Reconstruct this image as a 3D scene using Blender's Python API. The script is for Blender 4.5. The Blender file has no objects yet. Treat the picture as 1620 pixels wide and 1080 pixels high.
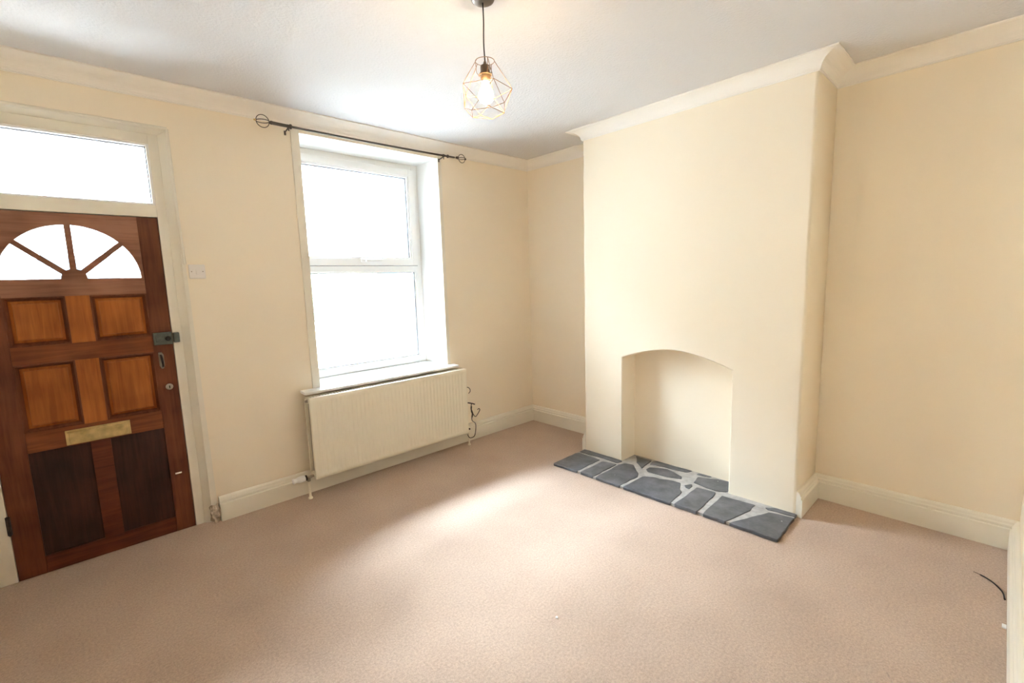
import bpy, bmesh, math, random
from mathutils import Vector, Matrix
random.seed(4)
sc = bpy.context.scene
C = sc.collection
PI = math.pi

# ------------------------------------------------------------------ camera
YAW, PITCH, ROLL = 0.75358, -0.13221, -0.03021
CAM = Vector((-3.59645, -3.52472, 1.54702))
cd = bpy.data.cameras.new('camera')
cd.sensor_width = 36.0
cd.lens = 734.861 / 1620 * 36.0
cd.clip_start = 0.01
cam = bpy.data.objects.new('camera', cd)
C.objects.link(cam)
Fw = Vector((math.sin(YAW) * math.cos(PITCH), math.cos(YAW) * math.cos(PITCH), math.sin(PITCH)))
R0 = Vector((math.cos(YAW), -math.sin(YAW), 0))
U0 = R0.cross(Fw)
Rr = R0 * math.cos(ROLL) + U0 * math.sin(ROLL)
Ur = -R0 * math.sin(ROLL) + U0 * math.cos(ROLL)
M = Matrix((Rr, Ur, -Fw)).transposed().to_4x4()
M.translation = CAM
cam.matrix_world = M
sc.camera = cam

# ------------------------------------------------------------------ light and exposure
SKY = 178.0
world = bpy.data.worlds.new('overcast_sky')
world.use_nodes = True
sc.world = world
nt = world.node_tree
nt.nodes['Background'].inputs['Color'].default_value = (0.715, 0.84, 1.0, 1)
# overcast sky: dim near the horizon, brightest about half way up
_tc = nt.nodes.new('ShaderNodeTexCoord')
_sp = nt.nodes.new('ShaderNodeSeparateXYZ')
_mr = nt.nodes.new('ShaderNodeValToRGB')         # brightness of the cloud layer against height
_e = _mr.color_ramp.elements
_e[0].position, _e[0].color = 0.0, (0.12, 0.12, 0.12, 1)
_e[1].position, _e[1].color = 1.0, (0.22, 0.22, 0.22, 1)
for _p, _c in ((0.58, 0.26), (0.68, 0.55), (0.78, 1.0), (0.90, 0.85)):
    _n = _e.new(_p)
    _n.color = (_c, _c, _c, 1)
_mu = nt.nodes.new('ShaderNodeMath')
_mu.operation = 'MULTIPLY'
_mu.inputs[1].default_value = SKY
nt.links.new(_tc.outputs['Generated'], _sp.inputs['Vector'])
nt.links.new(_sp.outputs['Z'], _mr.inputs['Fac'])
nt.links.new(_mr.outputs['Color'], _mu.inputs[0])
nt.links.new(_mu.outputs[0], nt.nodes['Background'].inputs['Strength'])
sc.view_settings.view_transform = 'Standard'
sc.view_settings.look = 'None'
sc.view_settings.exposure = 1.27
sc.view_settings.gamma = 1
sc.view_settings.use_curve_mapping = False
sc.cycles.max_bounces = 14
sc.cycles.diffuse_bounces = 10
sc.cycles.transparent_max_bounces = 12
sc.cycles.sample_clamp_indirect = 12
sc.cycles.use_denoising = True
try:
    sc.cycles.denoiser = 'OPENIMAGEDENOISE'
    sc.cycles.denoising_input_passes = 'RGB_ALBEDO_NORMAL'
except Exception:
    pass


def portal(name, x0, x1, z0, z1, y):
    ld = bpy.data.lights.new(name, 'AREA')
    ld.shape = 'RECTANGLE'
    ld.size = x1 - x0
    ld.size_y = z1 - z0
    ld.cycles.is_portal = True
    o = bpy.data.objects.new(name, ld)
    C.objects.link(o)
    o.location = ((x0 + x1) / 2, y, (z0 + z1) / 2)
    o.rotation_euler = (-PI / 2, 0, 0)      # faces into the room (-y)
    return o


portal('window_daylight', -2.30, -1.12, 0.79, 2.62, 0.46)
portal('transom_daylight', -3.97, -3.17, 2.05, 2.42, 0.13)
portal('fanlight_daylight', -3.87, -3.27, 1.62, 1.93, 0.13)

# ------------------------------------------------------------------ measures of the room
XL, YB = -4.10, -3.669          # left wall, near wall
H = 2.736
YL, YR = -1.0395, -2.7107       # chimney breast
DL, DR = 0.4017, 0.409
DX0, DX1, DZ = -4.07, -3.075, 2.497     # doorway in the wall
WX0, WX1, WZ0, WZ1 = -2.3025, -1.1213, 0.757, 2.6226

# ------------------------------------------------------------------ materials


def srgb(r, g, b):
    f = lambda c: (c / 255 / 12.92) if c / 255 <= 0.04045 else ((c / 255 + 0.055) / 1.055) ** 2.4
    return (f(r), f(g), f(b), 1)


def mat(name, col, rough=0.6, metal=0.0, noise=None, bump=None, emit=None, estr=0, spec=0.5, coords='Object'):
    """noise=(scale, amount) mottles the colour, bump=(scale, strength, distance)."""
    m = bpy.data.materials.new(name)
    m.use_nodes = True
    t = m.node_tree
    b = t.nodes['Principled BSDF']
    b.inputs['Base Color'].default_value = col if len(col) == 4 else (*col, 1)
    b.inputs['Roughness'].default_value = rough
    b.inputs['Metallic'].default_value = metal
    b.inputs['Specular IOR Level'].default_value = spec
    tc = t.nodes.new('ShaderNodeTexCoord')
    if noise:
        n = t.nodes.new('ShaderNodeTexNoise')
        n.inputs['Scale'].default_value = noise[0]
        n.inputs['Detail'].default_value = 6
        t.links.new(tc.outputs[coords], n.inputs['Vector'])
        r = t.nodes.new('ShaderNodeValToRGB')
        a = noise[1]
        r.color_ramp.elements[0].position = 0.3
        r.color_ramp.elements[1].position = 0.7
        r.color_ramp.elements[0].color = (*[max(0, c * (1 - a)) for c in col[:3]], 1)
        r.color_ramp.elements[1].color = (*[min(1, c * (1 + a)) for c in col[:3]], 1)
        t.links.new(n.outputs['Fac'], r.inputs['Fac'])
        t.links.new(r.outputs['Color'], b.inputs['Base Color'])
    if bump:
        n = t.nodes.new('ShaderNodeTexNoise')
        n.inputs['Scale'].default_value = bump[0]
        n.inputs['Detail'].default_value = 5
        t.links.new(tc.outputs[coords], n.inputs['Vector'])
        bp = t.nodes.new('ShaderNodeBump')
        bp.inputs['Strength'].default_value = bump[1]
        bp.inputs['Distance'].default_value = bump[2]
        t.links.new(n.outputs['Fac'], bp.inputs['Height'])
        t.links.new(bp.outputs['Normal'], b.inputs['Normal'])
    if emit:
        b.inputs['Emission Color'].default_value = emit
        b.inputs['Emission Strength'].default_value = estr
    return m


def wood(name, c0, c1, axis='Z', rough=0.42):
    m = bpy.data.materials.new(name)
    m.use_nodes = True
    t = m.node_tree
    b = t.nodes['Principled BSDF']
    b.inputs['Roughness'].default_value = rough
    b.inputs['Specular IOR Level'].default_value = 0.3
    tc = t.nodes.new('ShaderNodeTexCoord')
    mp = t.nodes.new('ShaderNodeMapping')
    mp.inputs['Scale'].default_value = (34, 34, 2.2) if axis == 'Z' else (2.2, 34, 34)
    t.links.new(tc.outputs['Object'], mp.inputs['Vector'])
    n = t.nodes.new('ShaderNodeTexNoise')
    n.inputs['Scale'].default_value = 1.6
    n.inputs['Detail'].default_value = 7
    n.inputs['Distortion'].default_value = 0.6
    t.links.new(mp.outputs['Vector'], n.inputs['Vector'])
    n2 = t.nodes.new('ShaderNodeTexNoise')
    n2.inputs['Scale'].default_value = 4.5
    t.links.new(tc.outputs['Object'], n2.inputs['Vector'])
    mx = t.nodes.new('ShaderNodeMath')
    mx.operation = 'ADD'
    t.links.new(n.outputs['Fac'], mx.inputs[0])
    t.links.new(n2.outputs['Fac'], mx.inputs[1])
    r = t.nodes.new('ShaderNodeValToRGB')
    r.color_ramp.elements[0].position = 0.38
    r.color_ramp.elements[1].position = 0.62
    r.color_ramp.elements[0].color = (*c0, 1)
    r.color_ramp.elements[1].color = (*c1, 1)
    hf = t.nodes.new('ShaderNodeMath')
    hf.operation = 'MULTIPLY'
    hf.inputs[1].default_value = 0.5
    t.links.new(mx.outputs[0], hf.inputs[0])
    t.links.new(hf.outputs[0], r.inputs['Fac'])
    t.links.new(r.outputs['Color'], b.inputs['Base Color'])
    bp = t.nodes.new('ShaderNodeBump')
    bp.inputs['Strength'].default_value = 0.12
    bp.inputs['Distance'].default_value = 0.002
    t.links.new(n.outputs['Fac'], bp.inputs['Height'])
    t.links.new(bp.outputs['Normal'], b.inputs['Normal'])
    return m


def glass(name):
    m = bpy.data.materials.new(name)
    m.use_nodes = True
    t = m.node_tree
    t.nodes.clear()
    out = t.nodes.new('ShaderNodeOutputMaterial')
    tr = t.nodes.new('ShaderNodeBsdfTransparent')
    tr.inputs['Color'].default_value = (0.96, 0.98, 0.98, 1)
    gl = t.nodes.new('ShaderNodeBsdfGlossy')
    gl.inputs['Roughness'].default_value = 0.02
    fr = t.nodes.new('ShaderNodeFresnel')
    fr.inputs['IOR'].default_value = 1.35
    mx = t.nodes.new('ShaderNodeMixShader')
    t.links.new(fr.outputs[0], mx.inputs[0])
    t.links.new(tr.outputs[0], mx.inputs[1])
    t.links.new(gl.outputs[0], mx.inputs[2])
    t.links.new(mx.outputs[0], out.inputs['Surface'])
    return m


M_WALL = mat('cream_emulsion', (0.885, 0.795, 0.645), 0.85, noise=(1.3, 0.012), bump=(5.0, 0.35, 0.006), spec=0.2)
M_CEIL = mat('white_ceiling_paint', (0.68, 0.665, 0.655), 0.9, bump=(75, 0.7, 0.005), spec=0.2)
M_COVE = mat('white_coving_paint', (0.88, 0.84, 0.775), 0.7, spec=0.3)
M_SKIRT = mat('cream_gloss_skirting', (0.82, 0.78, 0.67), 0.4, noise=(3, 0.02))
M_FRAME = mat('off_white_gloss_woodwork', (0.80, 0.755, 0.645), 0.4, noise=(6, 0.03))
M_REVEAL = mat('white_reveal_paint', (0.90, 0.90, 0.88), 0.7)
M_UPVC = mat('white_upvc', (0.86, 0.86, 0.84), 0.3)
M_RUBBER = mat('dark_glazing_gasket', (0.10, 0.10, 0.11), 0.6)
M_RAD = mat('cream_radiator_enamel', (0.84, 0.785, 0.64), 0.38)
M_RADIN = mat('bare_steel_radiator_fins', (0.40, 0.36, 0.30), 0.6)
M_IRON = mat('dark_wrought_iron', (0.055, 0.045, 0.04), 0.45, metal=0.6, noise=(60, 0.3))
M_RAIL = mat('pewter_grey_metal', (0.10, 0.085, 0.075), 0.4, metal=0.7)
M_BRASS = mat('worn_polished_brass', (0.66, 0.50, 0.22), 0.28, metal=0.9, noise=(25, 0.22))
M_LOCK = mat('grey_green_painted_lock_metal', (0.10, 0.115, 0.10), 0.5, metal=0.3, noise=(40, 0.25))
M_STEEL = mat('dull_steel', (0.42, 0.38, 0.32), 0.35, metal=0.9)
M_BLACK = mat('black_plastic', (0.012, 0.011, 0.011), 0.45)
M_SWITCH = mat('white_switch_plastic', (0.80, 0.76, 0.72), 0.35)
M_COPPER = mat('copper_wire', (0.30, 0.18, 0.10), 0.5, metal=0.4)
M_SOCKET = mat('dark_bronze_lamp_holder', (0.16, 0.12, 0.085), 0.4, metal=0.6)
M_WHITE = mat('white_paper', (0.85, 0.85, 0.83), 0.6)
M_BULB = mat('lit_bulb_glass', (1, 0.95, 0.85), 0.3, emit=(1.0, 0.68, 0.35, 1), estr=68)
M_GLASS = glass('clear_window_glass')
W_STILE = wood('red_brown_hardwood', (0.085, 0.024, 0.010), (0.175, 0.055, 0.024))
W_RAIL = wood('red_brown_hardwood_rail', (0.13, 0.036, 0.012), (0.25, 0.078, 0.028), 'X')
W_TOP = wood('faded_brown_hardwood_top', (0.20, 0.082, 0.048), (0.32, 0.15, 0.092), 'X')
W_MID = wood('orange_brown_hardwood', (0.26, 0.070, 0.014), (0.43, 0.135, 0.030))
W_DARK = wood('water_darkened_hardwood', (0.022, 0.009, 0.006), (0.062, 0.023, 0.015))
W_LOW = wood('dark_red_brown_hardwood', (0.07, 0.018, 0.008), (0.15, 0.040, 0.017), 'X')


def carpet_mat():
    m = bpy.data.materials.new('beige_pile_carpet')
    m.use_nodes = True
    t = m.node_tree
    b = t.nodes['Principled BSDF']
    b.inputs['Roughness'].default_value = 0.95
    b.inputs['Specular IOR Level'].default_value = 0.1
    b.inputs['Sheen Weight'].default_value = 0.25
    tc = t.nodes.new('ShaderNodeTexCoord')
    big = t.nodes.new('ShaderNodeTexNoise')
    big.inputs['Scale'].default_value = 2.2
    big.inputs['Detail'].default_value = 5
    fine = t.nodes.new('ShaderNodeTexNoise')
    fine.inputs['Scale'].default_value = 210
    fine.inputs['Detail'].default_value = 3
    mid = t.nodes.new('ShaderNodeTexNoise')
    mid.inputs['Scale'].default_value = 95
    mid.inputs['Detail'].default_value = 3
    for n in (big, fine, mid):
        t.links.new(tc.outputs['Object'], n.inputs['Vector'])
    r1 = t.nodes.new('ShaderNodeValToRGB')
    r1.color_ramp.elements[0].position = 0.3
    r1.color_ramp.elements[1].position = 0.7
    r1.color_ramp.elements[0].color = (0.435, 0.315, 0.236, 1)
    r1.color_ramp.elements[1].color = (0.505, 0.375, 0.285, 1)
    t.links.new(big.outputs['Fac'], r1.inputs['Fac'])
    add = t.nodes.new('ShaderNodeMath')
    add.operation = 'ADD'
    t.links.new(fine.outputs['Fac'], add.inputs[0])
    t.links.new(mid.outputs['Fac'], add.inputs[1])
    mr = t.nodes.new('ShaderNodeMapRange')
    mr.inputs['From Min'].default_value = 0.7
    mr.inputs['From Max'].default_value = 1.3
    mr.inputs['To Min'].default_value = 0.80
    mr.inputs['To Max'].default_value = 1.20
    t.links.new(add.outputs[0], mr.inputs['Value'])
    mul = t.nodes.new('ShaderNodeVectorMath')
    mul.operation = 'SCALE'
    t.links.new(r1.outputs['Color'], mul.inputs[0])
    t.links.new(mr.outputs['Result'], mul.inputs['Scale'])
    t.links.new(mul.outputs['Vector'], b.inputs['Base Color'])
    bp = t.nodes.new('ShaderNodeBump')
    bp.inputs['Strength'].default_value = 0.6
    bp.inputs['Distance'].default_value = 0.004
    t.links.new(add.outputs[0], bp.inputs['Height'])
    t.links.new(bp.outputs['Normal'], b.inputs['Normal'])
    return m


M_CARPET = carpet_mat()


def slate_mat():
    m = mat('grey_slate', (0.10, 0.105, 0.115), 0.42, bump=(28, 0.5, 0.003))
    t = m.node_tree
    b = t.nodes['Principled BSDF']
    tc = t.nodes['Texture Coordinate'] if 'Texture Coordinate' in t.nodes else t.nodes.new('ShaderNodeTexCoord')
    n = t.nodes.new('ShaderNodeTexNoise')
    n.inputs['Scale'].default_value = 9
    n.inputs['Detail'].default_value = 8
    n.inputs['Roughness'].default_value = 0.65
    t.links.new(tc.outputs['Object'], n.inputs['Vector'])
    r = t.nodes.new('ShaderNodeValToRGB')
    e = r.color_ramp.elements
    e[0].position = 0.30
    e[0].color = (0.050, 0.054, 0.055, 1)
    e[1].position = 0.72
    e[1].color = (0.150, 0.152, 0.165, 1)
    t.links.new(n.outputs['Fac'], r.inputs['Fac'])
    # small splashes of white paint
    v = t.nodes.new('ShaderNodeTexVoronoi')
    v.inputs['Scale'].default_value = 9
    t.links.new(tc.outputs['Object'], v.inputs['Vector'])
    lt = t.nodes.new('ShaderNodeMath')
    lt.operation = 'LESS_THAN'
    lt.inputs[1].default_value = 0.045
    t.links.new(v.outputs['Distance'], lt.inputs[0])
    mx = t.nodes.new('ShaderNodeMix')
    mx.data_type = 'RGBA'
    t.links.new(lt.outputs[0], mx.inputs[0])
    t.links.new(r.outputs['Color'], mx.inputs[6])
    mx.inputs[7].default_value = (0.45, 0.45, 0.45, 1)
    t.links.new(mx.outputs[2], b.inputs['Base Color'])
    return m


M_SLATE = slate_mat()
M_MORTAR = mat('pale_grey_mortar', (0.40, 0.385, 0.36), 0.85, noise=(22, 0.18), bump=(60, 0.5, 0.003))
M_RENDER = mat('pale_stone_house_front', (0.36, 0.335, 0.30), 0.8, noise=(4, 0.08))
M_ROOF = mat('grey_roof_slate', (0.16, 0.17, 0.19), 0.6)
M_PANE = mat('blue_grey_far_window_pane', (0.03, 0.045, 0.055), 0.15)
M_PAVE = mat('pale_concrete_pavement', (0.11, 0.108, 0.105), 0.9, noise=(3, 0.08))
M_BUSH = mat('green_conifer_foliage', (0.03, 0.06, 0.035), 0.8, noise=(14, 0.5), bump=(24, 1.0, 0.05))
M_LEDGE_DARK = mat('dark_bounce_cover', (0.10, 0.095, 0.085), 0.9, noise=(8, 0.2))
M_STONE = mat('stone_garden_wall', (0.32, 0.30, 0.26), 0.9, noise=(6, 0.15))

# ------------------------------------------------------------------ helpers


class MB:
    def __init__(s):
        s.v = []
        s.f = []
        s.smooth = []

    def add(s, vs, fs, smooth=False):
        n = len(s.v)
        s.v += [tuple(v) for v in vs]
        for f in fs:
            s.f.append([i + n for i in f])
            s.smooth.append(smooth)
        return s

    def box(s, x0, y0, z0, x1, y1, z1, ch=0.0):
        x0, x1 = sorted((x0, x1))
        y0, y1 = sorted((y0, y1))
        z0, z1 = sorted((z0, z1))
        if ch <= 0:
            vs = [(x, y, z) for x in (x0, x1) for y in (y0, y1) for z in (z0, z1)]
            fs = [(0, 1, 3, 2), (4, 6, 7, 5), (0, 4, 5, 1), (2, 3, 7, 6), (0, 2, 6, 4), (1, 5, 7, 3)]
            return s.add(vs, fs)
        bm = bmesh.new()
        bmesh.ops.create_cube(bm, size=1)
        for v in bm.verts:
            v.co = Vector(((x0 + x1) / 2 + v.co.x * (x1 - x0), (y0 + y1) / 2 + v.co.y * (y1 - y0), (z0 + z1) / 2 + v.co.z * (z1 - z0)))
        ch = min(ch, 0.45 * min(x1 - x0, y1 - y0, z1 - z0))
        bmesh.ops.bevel(bm, geom=list(bm.edges), offset=ch, segments=2, profile=0.5, affect='EDGES')
        bm.verts.index_update()
        s.add([v.co[:] for v in bm.verts], [[v.index for v in f.verts] for f in bm.faces])
        bm.free()
        return s

    def tube(s, pts, r, n=8, closed=False):
        pts = [Vector(p) for p in pts]
        rs = r if isinstance(r, (list, tuple)) else [r] * len(pts)
        m = len(pts)
        vs = []
        t0 = (pts[1] - pts[0]).normalized()
        ref = Vector((0, 0, 1)) if abs(t0.z) < 0.9 else Vector((1, 0, 0))
        nrm = t0.cross(ref).normalized()
        for i, p in enumerate(pts):
            if closed:
                t = (pts[(i + 1) % m] - pts[i - 1]).normalized()
            else:
                t = (pts[min(i + 1, m - 1)] - pts[max(i - 1, 0)]).normalized()
            nrm = (nrm - t * nrm.dot(t))
            if nrm.length < 1e-6:
                nrm = t.orthogonal()
            nrm.normalize()
            b = t.cross(nrm)
            for k in range(n):
                a = 2 * PI * k / n
                vs.append(p + (nrm * math.cos(a) + b * math.sin(a)) * rs[i])
        fs = []
        for i in range(m if closed else m - 1):
            for k in range(n):
                a, b2 = i * n + k, i * n + (k + 1) % n
                c, d = ((i + 1) % m) * n + (k + 1) % n, ((i + 1) % m) * n + k
                fs.append((a, b2, c, d))
        s.add(vs, fs, True)
        if not closed:
            s.add(vs[:n], [list(range(n))[::-1]])
            s.add(vs[-n:], [list(range(n))])
        return s

    def lathe(s, prof, c, axis='Z', n=24):
        """prof = [(radius, distance along the axis)...]"""
        c = Vector(c)
        ax = {'X': Vector((1, 0, 0)), 'Y': Vector((0, 1, 0)), 'Z': Vector((0, 0, 1))}[axis]
        u = {'X': Vector((0, 1, 0)), 'Y': Vector((0, 0, 1)), 'Z': Vector((1, 0, 0))}[axis]
        w = ax.cross(u)
        vs, fs = [], []
        for (r, h) in prof:
            r = max(r, 1e-5)
            for k in range(n):
                a = 2 * PI * k / n
                vs.append(c + ax * h + (u * math.cos(a) + w * math.sin(a)) * r)
        for i in range(len(prof) - 1):
            for k in range(n):
                fs.append((i * n + k, i * n + (k + 1) % n, (i + 1) * n + (k + 1) % n, (i + 1) * n + k))
        s.add(vs, fs, True)
        return s

    def prism(s, poly, a0, a1, axis='Z'):
        """poly in the two other axes (x,y) / (x,z) / (y,z), extruded along axis"""
        def mk(p, h):
            return {'Z': (p[0], p[1], h), 'Y': (p[0], h, p[1]), 'X': (h, p[0], p[1])}[axis]
        n = len(poly)
        vs = [mk(p, a0) for p in poly] + [mk(p, a1) for p in poly]
        fs = [list(range(n))[::-1], list(range(n, 2 * n))]
        fs += [(i, (i + 1) % n, n + (i + 1) % n, n + i) for i in range(n)]
        return s.add(vs, fs)

    def build(s, name, m, parent=None, weld=True, **props):
        me = bpy.data.meshes.new(name)
        me.from_pydata(s.v, [], s.f)
        me.polygons.foreach_set('use_smooth', s.smooth)
        bm = bmesh.new()
        bm.from_mesh(me)
        if weld:
            bmesh.ops.remove_doubles(bm, verts=bm.verts, dist=2e-5)
        bmesh.ops.recalc_face_normals(bm, faces=bm.faces)
        bm.to_mesh(me)
        bm.free()
        me.materials.append(m)
        o = bpy.data.objects.new(name, me)
        C.objects.link(o)
        if parent:
            o.parent = parent
            o.matrix_parent_inverse = parent.matrix_world.inverted()
        for k, v in props.items():
            o[k] = v
        return o


def thing(name, label, cat, loc, group=None):
    o = bpy.data.objects.new(name, None)
    o.empty_display_size = 0.05
    C.objects.link(o)
    o.location = loc
    o.matrix_world = Matrix.Translation(loc)
    o['label'] = label
    o['category'] = cat
    if group:
        o['group'] = group
    return o


def setting(name, label, cat, loc):
    o = thing(name, label, cat, loc)
    o['kind'] = 'structure'
    return o


def smooth_path(pts, n=5):
    """Catmull-Rom through the points"""
    P = [Vector(p) for p in pts]
    P = [P[0] * 2 - P[1]] + P + [P[-1] * 2 - P[-2]]
    out = []
    for i in range(1, len(P) - 2):
        a, b, c, d = P[i - 1], P[i], P[i + 1], P[i + 2]
        for k in range(n):
            t = k / n
            out.append(0.5 * ((2 * b) + (c - a) * t + (2 * a - 5 * b + 4 * c - d) * t * t + (3 * b - a - 3 * c + d) * t ** 3))
    out.append(P[-2])
    return out


def st(o, label, cat):
    o['kind'] = 'structure'
    o['label'] = label
    o['category'] = cat
    return o


# ------------------------------------------------------------------ room shell
def wall_holes(x0, x1, z0, z1, y0, y1, holes, name, m):
    xs = sorted({x0, x1, *[h[0] for h in holes], *[h[1] for h in holes]})
    zs = sorted({z0, z1, *[h[2] for h in holes], *[h[3] for h in holes]})
    xs = [x for x in xs if x0 <= x <= x1]
    zs = [z for z in zs if z0 <= z <= z1]

    def solid(i, j):
        if i < 0 or j < 0 or i >= len(xs) - 1 or j >= len(zs) - 1:
            return False
        cx, cz = (xs[i] + xs[i + 1]) / 2, (zs[j] + zs[j + 1]) / 2
        return not any(h[0] < cx < h[1] and h[2] < cz < h[3] for h in holes)
    b = MB()
    for i in range(len(xs) - 1):
        for j in range(len(zs) - 1):
            if not solid(i, j):
                continue
            X0, X1, Z0, Z1 = xs[i], xs[i + 1], zs[j], zs[j + 1]
            q = lambda *v: b.add(v, [(0, 1, 2, 3)])
            q((X0, y0, Z0), (X1, y0, Z0), (X1, y0, Z1), (X0, y0, Z1))
            q((X0, y1, Z0), (X1, y1, Z0), (X1, y1, Z1), (X0, y1, Z1))
            if not solid(i - 1, j):
                q((X0, y0, Z0), (X0, y1, Z0), (X0, y1, Z1), (X0, y0, Z1))
            if not solid(i + 1, j):
                q((X1, y0, Z0), (X1, y1, Z0), (X1, y1, Z1), (X1, y0, Z1))
            if not solid(i, j - 1):
                q((X0, y0, Z0), (X0, y1, Z0), (X1, y1, Z0), (X1, y0, Z0))
            if not solid(i, j + 1):
                q((X0, y0, Z1), (X0, y1, Z1), (X1, y1, Z1), (X1, y0, Z1))
    return b.build(name, m)


st(wall_holes(-4.5, 0.3, -0.12, 2.95, 0.0, 0.47,
              [(DX0, DX1, -0.05, DZ), (WX0, WX1, WZ0, WZ1)], 'wall_window', M_WALL),
   'cream front wall with the wooden door and the window', 'wall')
st(MB().box(0, YB - 0.2, -0.12, 0.2, 0.0, 2.95).build('wall_right', M_WALL),
   'cream wall at the back of both alcoves beside the chimney breast', 'wall')
st(MB().box(XL - 0.2, YB - 0.2, -0.12, XL, 0.0, 2.95).build('wall_left', M_WALL),
   'cream side wall to the left of the front door', 'wall')
st(wall_holes(XL, 0.0, -0.12, 2.95, YB - 0.2, YB, [(-4.0, -2.0, -0.05, 2.1)], 'wall_near', M_WALL),  # unseen opening added so bounced light escapes the near side
   'cream wall at the right edge of the photo', 'wall')
st(MB().box(XL, YB, -0.12, 0, 0.0, 0.0).add(
    [(DX0, 0, 0), (DX1, 0, 0), (DX1, 0.09, 0), (DX0, 0.09, 0)], [(0, 1, 2, 3)]).build('floor', M_CARPET),
   'beige pile carpet over the whole floor', 'floor')
st(MB().box(XL, YB, H, 0, 0.0, 2.95).build('ceiling', M_CEIL), 'white textured ceiling', 'ceiling')


def breast():
    """chimney breast with its arched fireplace opening"""
    b = MB()
    r = 0.014

    def fx(y):
        return -(DL + (DR - DL) * (y - YL) / (YR - YL))
    y0, y1, zs, za = -1.4236, -2.291, 0.893, 0.992       # opening
    back = -0.215
    # arch points, slightly pointed segmental arch
    arch = []
    n = 18
    for i in range(n + 1):
        t = i / n
        k = 1 - abs(2 * t - 1) ** 1.75
        arch.append((y0 + (y1 - y0) * t, zs + (za - zs) * k))
    # plan path of side - face - side
    left = [(0.0, YL)]
    for k in range(7):
        a = PI / 2 * k / 6
        left.append((-DL + r - r * math.sin(a), YL - r + r * math.cos(a)))
    right = []
    r2 = 0.018
    for k in range(7):
        a = PI / 2 * k / 6
        right.append((-DR + r2 - r2 * math.cos(a), YR + r2 - r2 * math.sin(a)))
    right.append((0.0, YR))
    for path in (left, right):
        for p, q in zip(path[:-1], path[1:]):
            b.add([(p[0], p[1], 0), (q[0], q[1], 0), (q[0], q[1], H), (p[0], p[1], H)], [(0, 1, 2, 3)], True)
    e = 0.007       # softened edge of the opening

    def face(ya, za_, yb, zb_, top=H):
        b.add([(fx(ya), ya, za_), (fx(yb), yb, zb_), (fx(yb), yb, top), (fx(ya), ya, top)], [(0, 1, 2, 3)])
    face(left[-1][1], 0, y0 + e, 0)
    face(y1 - e, 0, right[0][1], 0)
    out = [(y0 + e, 0)] + [(y + e * (1 - 2 * i / n), z + e) for i, (y, z) in enumerate(arch)] + [(y1 - e, 0)]
    inn = [(y0, 0)] + arch + [(y1, 0)]
    o2 = out[1:-1]
    for p, q in zip(o2[:-1], o2[1:]):
        face(p[0], p[1], q[0], q[1])
    for (p, q, pi, qi) in zip(out[:-1], out[1:], inn[:-1], inn[1:]):
        b.add([(fx(p[0]), p[0], p[1]), (fx(q[0]), q[0], q[1]), (fx(qi[0]) + e, qi[0], qi[1]), (fx(pi[0]) + e, pi[0], pi[1])], [(0, 1, 2, 3)], True)
        b.add([(fx(pi[0]) + e, pi[0], pi[1]), (fx(qi[0]) + e, qi[0], qi[1]), (back, qi[0], qi[1]), (back, pi[0], pi[1])], [(0, 1, 2, 3)])
    b.add([(back, y, z) for y, z in inn], [list(range(len(inn)))])
    # close the solid behind
    b.add([(0, YL, 0), (0, YR, 0), (0, YR, H), (0, YL, H)], [(0, 1, 2, 3)])
    return b.build('wall_chimney', M_WALL)


st(breast(), 'cream chimney breast with an arched fireplace recess', 'wall')


M_LIGHT_SINK = mat('dark_light_sink', (0.16, 0.13, 0.10), 0.85)  # dark passage added out of view to absorb bounced light
b = MB()
for q in ((XL, YB - 2.4, -0.1, -1.9, YB - 2.3, 2.4), (XL - .1, YB - 2.4, -0.1, XL, YB - 0.2, 2.4), (-2.0, YB - 2.4, -0.1, -1.9, YB - 0.2, 2.4),
          (XL, YB - 2.4, 2.3, -1.9, YB - 0.2, 2.4), (XL, YB - 2.4, -0.1, -1.9, YB - 0.2, 0.0), (-4.0, YB - 0.2, -0.1, -2.0, YB, 0.0)):
    b.box(*q)
st(b.build('wall_bounce_trap', M_LIGHT_SINK, weld=False), 'unseen dark passage added behind the camera to soak up bounce light', 'wall')

# mouldings swept along wall corners (profile = (out from wall, height))
def sweep(path, prof_fn, names, m, closed=False):
    """path: plan points at the wall face (room lies on the left hand of travel); prof_fn(i) gives the profile of run i"""
    n = len(path) - 1
    dirs = [(Vector((*path[i + 1], 0)) - Vector((*path[i], 0))).normalized() for i in range(n)]
    nrm = [Vector((d.y, -d.x, 0)) for d in dirs]
    objs = []
    for i in range(n):
        if names[i] is None:
            continue
        prof = prof_fn(i)
        rows = []
        for end in (0, 1):
            j = i - 1 if end == 0 else i + 1
            P = Vector((*path[i + end], 0))
            ring = []
            for k, (o, z) in enumerate(prof):
                if 0 <= j < n and names[j] is not None:
                    o2 = prof_fn(j)[k][0]
                    # intersection of the two offset lines
                    n1, n2 = nrm[i], nrm[j]
                    det = n1.x * n2.y - n1.y * n2.x
                    x = (o * n2.y - o2 * n1.y) / det
                    y = (n1.x * o2 - n2.x * o) / det
                    q = P + Vector((x, y, 0))
                else:
                    q = P + nrm[i] * o
                ring.append((q.x, q.y, z))
            rows.append(ring)
        b = MB()
        k = len(prof)
        b.add(rows[0] + rows[1], [(a, a + 1, k + a + 1, k + a) for a in range(k - 1)] + [(k - 1, 0, k, 2 * k - 1)])
        b.add(rows[0], [list(range(k))])
        b.add(rows[1], [list(range(k))])
        objs.append(b.build(names[i], m))
    return objs


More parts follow.
